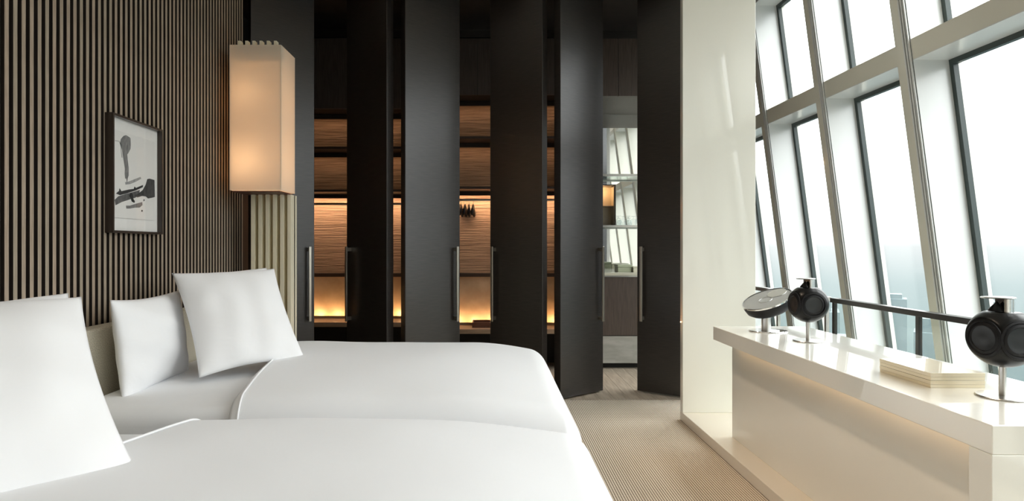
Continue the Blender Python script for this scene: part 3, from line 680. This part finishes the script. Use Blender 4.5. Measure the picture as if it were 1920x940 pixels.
def duvet(label, y0, y1, xe_near, xe_far, seed, ztop=0.625, crown=0.05):
    xf = 0.36
    R = 0.13; OV = 0.30; NX, NY = 130, 110
    def fold(p, foot=False):
        """p: distance past the start of the rounded edge -> (outward offset, drop)"""
        if p <= 0: return p, 0.0
        arc = R * math.pi / 2
        if p < arc: a = p / R; return R * math.sin(a), R * (1 - math.cos(a))
        q = p - arc; return R + (0.10 * q + 0.25 * q * q) * (1 if foot else 0.05), R + q
    bm = bmesh.new(); grid = []
    ymid, hw = (y0 + y1) / 2, (y1 - y0) / 2
    wlen = (y1 - y0) / 2 - 0.02
    for i in range(NX + 1):
        row = []
        for j in range(NY + 1):
            tt = -1 + 2 * j / NY
            sgn = 1 if tt >= 0 else -1
            pl_ = abs(tt) * (hw + OV) - (hw - R - 0.01)
            oy, dy = fold(pl_)
            yy = ymid + sgn * (hw - R - 0.01 + oy)
            xe = xe_near + (xe_far - xe_near) * (yy - y0) / (y1 - y0)
            s = i / NX
            xs0 = xe + s * (xf - 0.12 + 0.40 - xe)
            ox, dx = fold(xs0 - (xf - 0.12), True)
            xx = xf - 0.12 + ox
            # lip at the folded head edge
            lip = max(0.0, 1 - s * NX / 4.0)
            drop = (dx ** 2.6 + dy ** 2.6) ** (1 / 2.6)
            cy = max(0.0, 1 - ((yy - ymid) / (hw + 0.02)) ** 2) if abs(yy - ymid) < hw + 0.02 else 0.0
            cx = min(1.0, max(0.0, (xf + 0.10 - xx) / 0.8)); cx = cx * cx * (3 - 2 * cx)
            z = ztop + crown * (cy ** 0.6) * cx - drop - 0.028 * lip ** 2
            if xx > xf - 0.5: z -= 0.04 * min(1.0, (xx - xf + 0.5) / 0.5) ** 2
            z += 0.006 * smooth_noise(xx, yy, seed) * (1 if drop < 0.05 else 0.4)
            if drop > 0.1:
                wv = 0.012 * math.sin((xx * 9 + yy * 11) + seed) * min(1, (drop - 0.1) / 0.2)
                if dx > dy: xx += wv
                else: yy += wv * sgn
            if drop > 0.02 and dx > 0.02 and dy > 0.02:
                # round the hanging corner in plan
                k = min(dx, dy) / 0.3; xx -= 0.06 * k; yy -= sgn * 0.06 * k
            row.append(bm.verts.new((xx, yy, max(z, 0.2))))
        grid.append(row)
    for i in range(NX):
        for j in range(NY):
            bm.faces.new((grid[i][j], grid[i + 1][j], grid[i + 1][j + 1], grid[i][j + 1]))
    me = to_mesh(bm, 'duvet', True)
    t = empty('duvet', (-0.35, ymid, ztop)); tag(t, label, 'duvet', 'white duvets')
    c = link('cover', me, M['linen']); c.parent = t; c.matrix_parent_inverse = Matrix.Translation(-Vector(t.location))
    sm = c.modifiers.new('thick', 'SOLIDIFY'); sm.thickness = 0.03; sm.offset = -1
    # stitched hem along the head edge
    edge = [tuple(Vector(grid_co) + Vector((0, 0, 0.004))) for grid_co in hem_points(me, NX, NY)]
    h = tube('hem', edge, 0.0038, M['pillow_linen'], None, 8); h.parent = t; h.matrix_parent_inverse = Matrix.Translation(-Vector(t.location))
    return t
def hem_points(me, NX, NY):
    return [me.vertices[3 * (NY + 1) + j].co[:] for j in range(int(NY * 0.08), int(NY * 0.92) + 1)]

def pillow(name, c, r, u, W, H, T, label, seed, group):
    r = Vector(r).normalized(); u = Vector(u).normalized(); u = (u - r * r.dot(u)).normalized(); n = r.cross(u)
    K = 40; bm = bmesh.new(); F = []; B = []
    rnd = random.Random(seed); ph = [rnd.uniform(0, 6.28) for _ in range(6)]
    for i in range(K + 1):
        fr, br = [], []
        for j in range(K + 1):
            a = -1 + 2 * i / K; b = -1 + 2 * j / K
            a2 = math.sin(a * math.pi / 2) * 0.35 + a * 0.65; b2 = math.sin(b * math.pi / 2) * 0.35 + b * 0.65
            px = a2 * (1 - 0.075 * (1 - b2 * b2)) * W / 2; py = b2 * (1 - 0.075 * (1 - a2 * a2)) * H / 2
            e = max(0.0, (1 - a2 ** 4)) ** 0.55 * max(0.0, (1 - b2 ** 4)) ** 0.55
            e *= 0.55 + 0.45 * (1 - a2 * a2 * 0.9) * (1 - b2 * b2 * 0.9)
            wv = 0.007 * math.sin(7 * a2 + 4 * b2 + ph[0]) * math.sin(5 * b2 - 3 * a2 + ph[1]) + 0.004 * math.sin(13 * a2 * b2 + ph[2])
            edge = (1 - e)
            bend = 0.012 * math.sin(2.2 * a2 + ph[3]) * edge
            hz = T / 2 * e
            co = Vector(c) + r * px + u * (py - 0.012 * (1 - b2) * 0)
            fr.append(bm.verts.new(co + n * (hz + wv * e + bend)))
            br.append(fr[-1] if i in (0, K) or j in (0, K) else bm.verts.new(co + n * (-hz + wv * e * 0.4 + bend)))
        F.append(fr); B.append(br)
    for i in range(K):
        for j in range(K):
            bm.faces.new((F[i][j], F[i + 1][j], F[i + 1][j + 1], F[i][j + 1]))
            try: bm.faces.new((B[i][j], B[i][j + 1], B[i + 1][j + 1], B[i + 1][j]))
            except ValueError: pass
    me = to_mesh(bm, name, True)
    t = empty(name, tuple(c)); tag(t, label, 'pillow', group)
    o = link('case', me, M['pillow_linen']); o.parent = t; o.matrix_parent_inverse = Matrix.Translation(-Vector(c))
    return t

B1 = (0.66, 2.26); B2 = (2.37, 4.00)
bed('bed', *B1, 'near white-made bed in the foreground, in front of the other bed')
bed('bed', *B2, 'far white-made bed, next to the wardrobe doors')
duvet('white duvet on the near bed in the foreground', *B1, -1.34, -1.05, 1.3)
duvet('white duvet on the far bed by the wardrobe doors', *B2, -1.02, -1.30, 4.1)
hb = empty('headboard', (-1.79, 2.3, 0)); tag(hb, 'low beige tweed headboard behind both beds', 'headboard')
bb('padded_panel', -1.845, -1.75, 0.30, 4.05, 0.12, 0.885, M['headboard'], hb, 0.012)

def fit_pillow(bl, br, tl, tr, label, seed, group, T, back=0.0, lift=0.0, grow=1.0, slide=0.0):
    bl, br, tl, tr = (Vector(p) for p in (bl, br, tl, tr))
    r = ((br - bl) + (tr - tl)) / 2; u = ((tl - bl) + (tr - br)) / 2; n = r.cross(u).normalized()
    c = (bl + br + tl + tr) / 4 - n * back + Vector((0, 0, lift)) + r.normalized() * slide
    return pillow('square_pillow', c, r, u, r.length * grow, u.length * grow, T, label, seed, group)
FAR = ((-1.325, 2.88, 0.665), (-0.985, 3.25, 0.665), (-1.615, 3.11, 1.125), (-1.20, 3.49, 1.145))
fit_pillow(*FAR, 'front square white pillow leaning on the far bed', 1, 'square pillows on the far bed', 0.17, 0.03, 0.0, 1.03)
fit_pillow(*FAR, 'back square white pillow behind the front one on the far bed', 2, 'square pillows on the far bed', 0.14, 0.18, 0.105, 0.94, 0.02)
pillow('bed_pillow', (-1.625, 2.96, 0.795), (0.0, 1, 0), (-0.12, 0, 0.98), 0.62, 0.45, 0.17, 'oblong white pillow against the beige headboard on the far bed', 3, None)
r_ = Vector((0.664, 0.748, 0)) * 0.64
NBR = Vector((-0.928, 1.627, 0.665)); NTR = Vector((-1.306, 1.95, 1.105))
NEAR = (NBR - r_, NBR, NTR - r_, NTR)
fit_pillow(*NEAR, 'front square white pillow on the near bed, cut by the picture edge', 4, 'square pillows on the near bed', 0.19, 0.03, 0.0, 1.03)
fit_pillow(*NEAR, 'back square white pillow half hidden behind another on the near bed', 5, 'square pillows on the near bed', 0.16, 0.20, 0.135, 0.99)

# ================================================================== ADDED CEILING FILL LIGHTS (warm, unseen, brighten beds and desk)
def fill_light(x, y, label, e=14, cone=95, col=(1.0, 0.86, 0.70), aim=None):
    t = empty('fill_light', (x, y, CEIL)); tag(t, label, 'fill light', 'added ceiling fill lights')
    lathe_obj('trim_ring', [(0.040, 0.0), (0.055, 0.0), (0.055, -0.004), (0.040, -0.006), (0.040, 0.0)], M['steel'], t, 24, cap=False)
    lathe_obj('lens', [(0.0, -0.0015), (0.040, -0.0015), (0.040, -0.0005), (0.0, -0.0005)], M['fill_light'], t, 24)
    l = bpy.data.lights.new('fill_lamp', 'SPOT'); l.energy = e; l.color = col; l.spot_size = math.radians(cone); l.spot_blend = 0.8; l.shadow_soft_size = 0.12
    lo = bpy.data.objects.new('fill_lamp', l); COL.objects.link(lo); lo.location = (x, y, CEIL - 0.02); lo['kind'] = 'helper'
    if aim: lo.rotation_euler = (Vector(aim) - lo.location).to_track_quat('-Z', 'Y').to_euler()
for x, y in ((-0.6, 1.4), (-0.6, 3.1), (-0.6, -0.6)):
    fill_light(x, y, 'added unseen ceiling fill light above the beds', 20, 110, (1.0, 0.94, 0.87))
for y in (1.5, 2.3, 3.1, 3.9):
    fill_light(-0.1, y, 'added unseen ceiling fill spot aimed across the walkway at the desk', 105, 34, (1.0, 0.78, 0.58), (1.40, y, 0.25))

# ================================================================== FAR CITY in the haze
for i in range(14):
    d = 430 + 150 * (i % 4) + random.uniform(-20, 20); ang = math.radians(27 + 2.7 * i)
    bx_, by_ = d * math.cos(ang), d * math.sin(ang); wdt = random.uniform(24, 40); top = random.uniform(-95, -40) * d / 600
    t = empty('far_tower', (bx_, by_, -240), ang); tag(t, 'faint pale blue high-rise in the haze outside the windows', 'building', 'hazy towers outside the windows')
    box('tower_block', -wdt / 2, wdt / 2, -wdt / 2, wdt / 2, 0, 240 + top, M['tower'], t)
    box('tower_crown', -wdt / 3, wdt / 3, -wdt / 3, wdt / 3, 240 + top, 240 + top + random.uniform(4, 14), M['tower'], t)
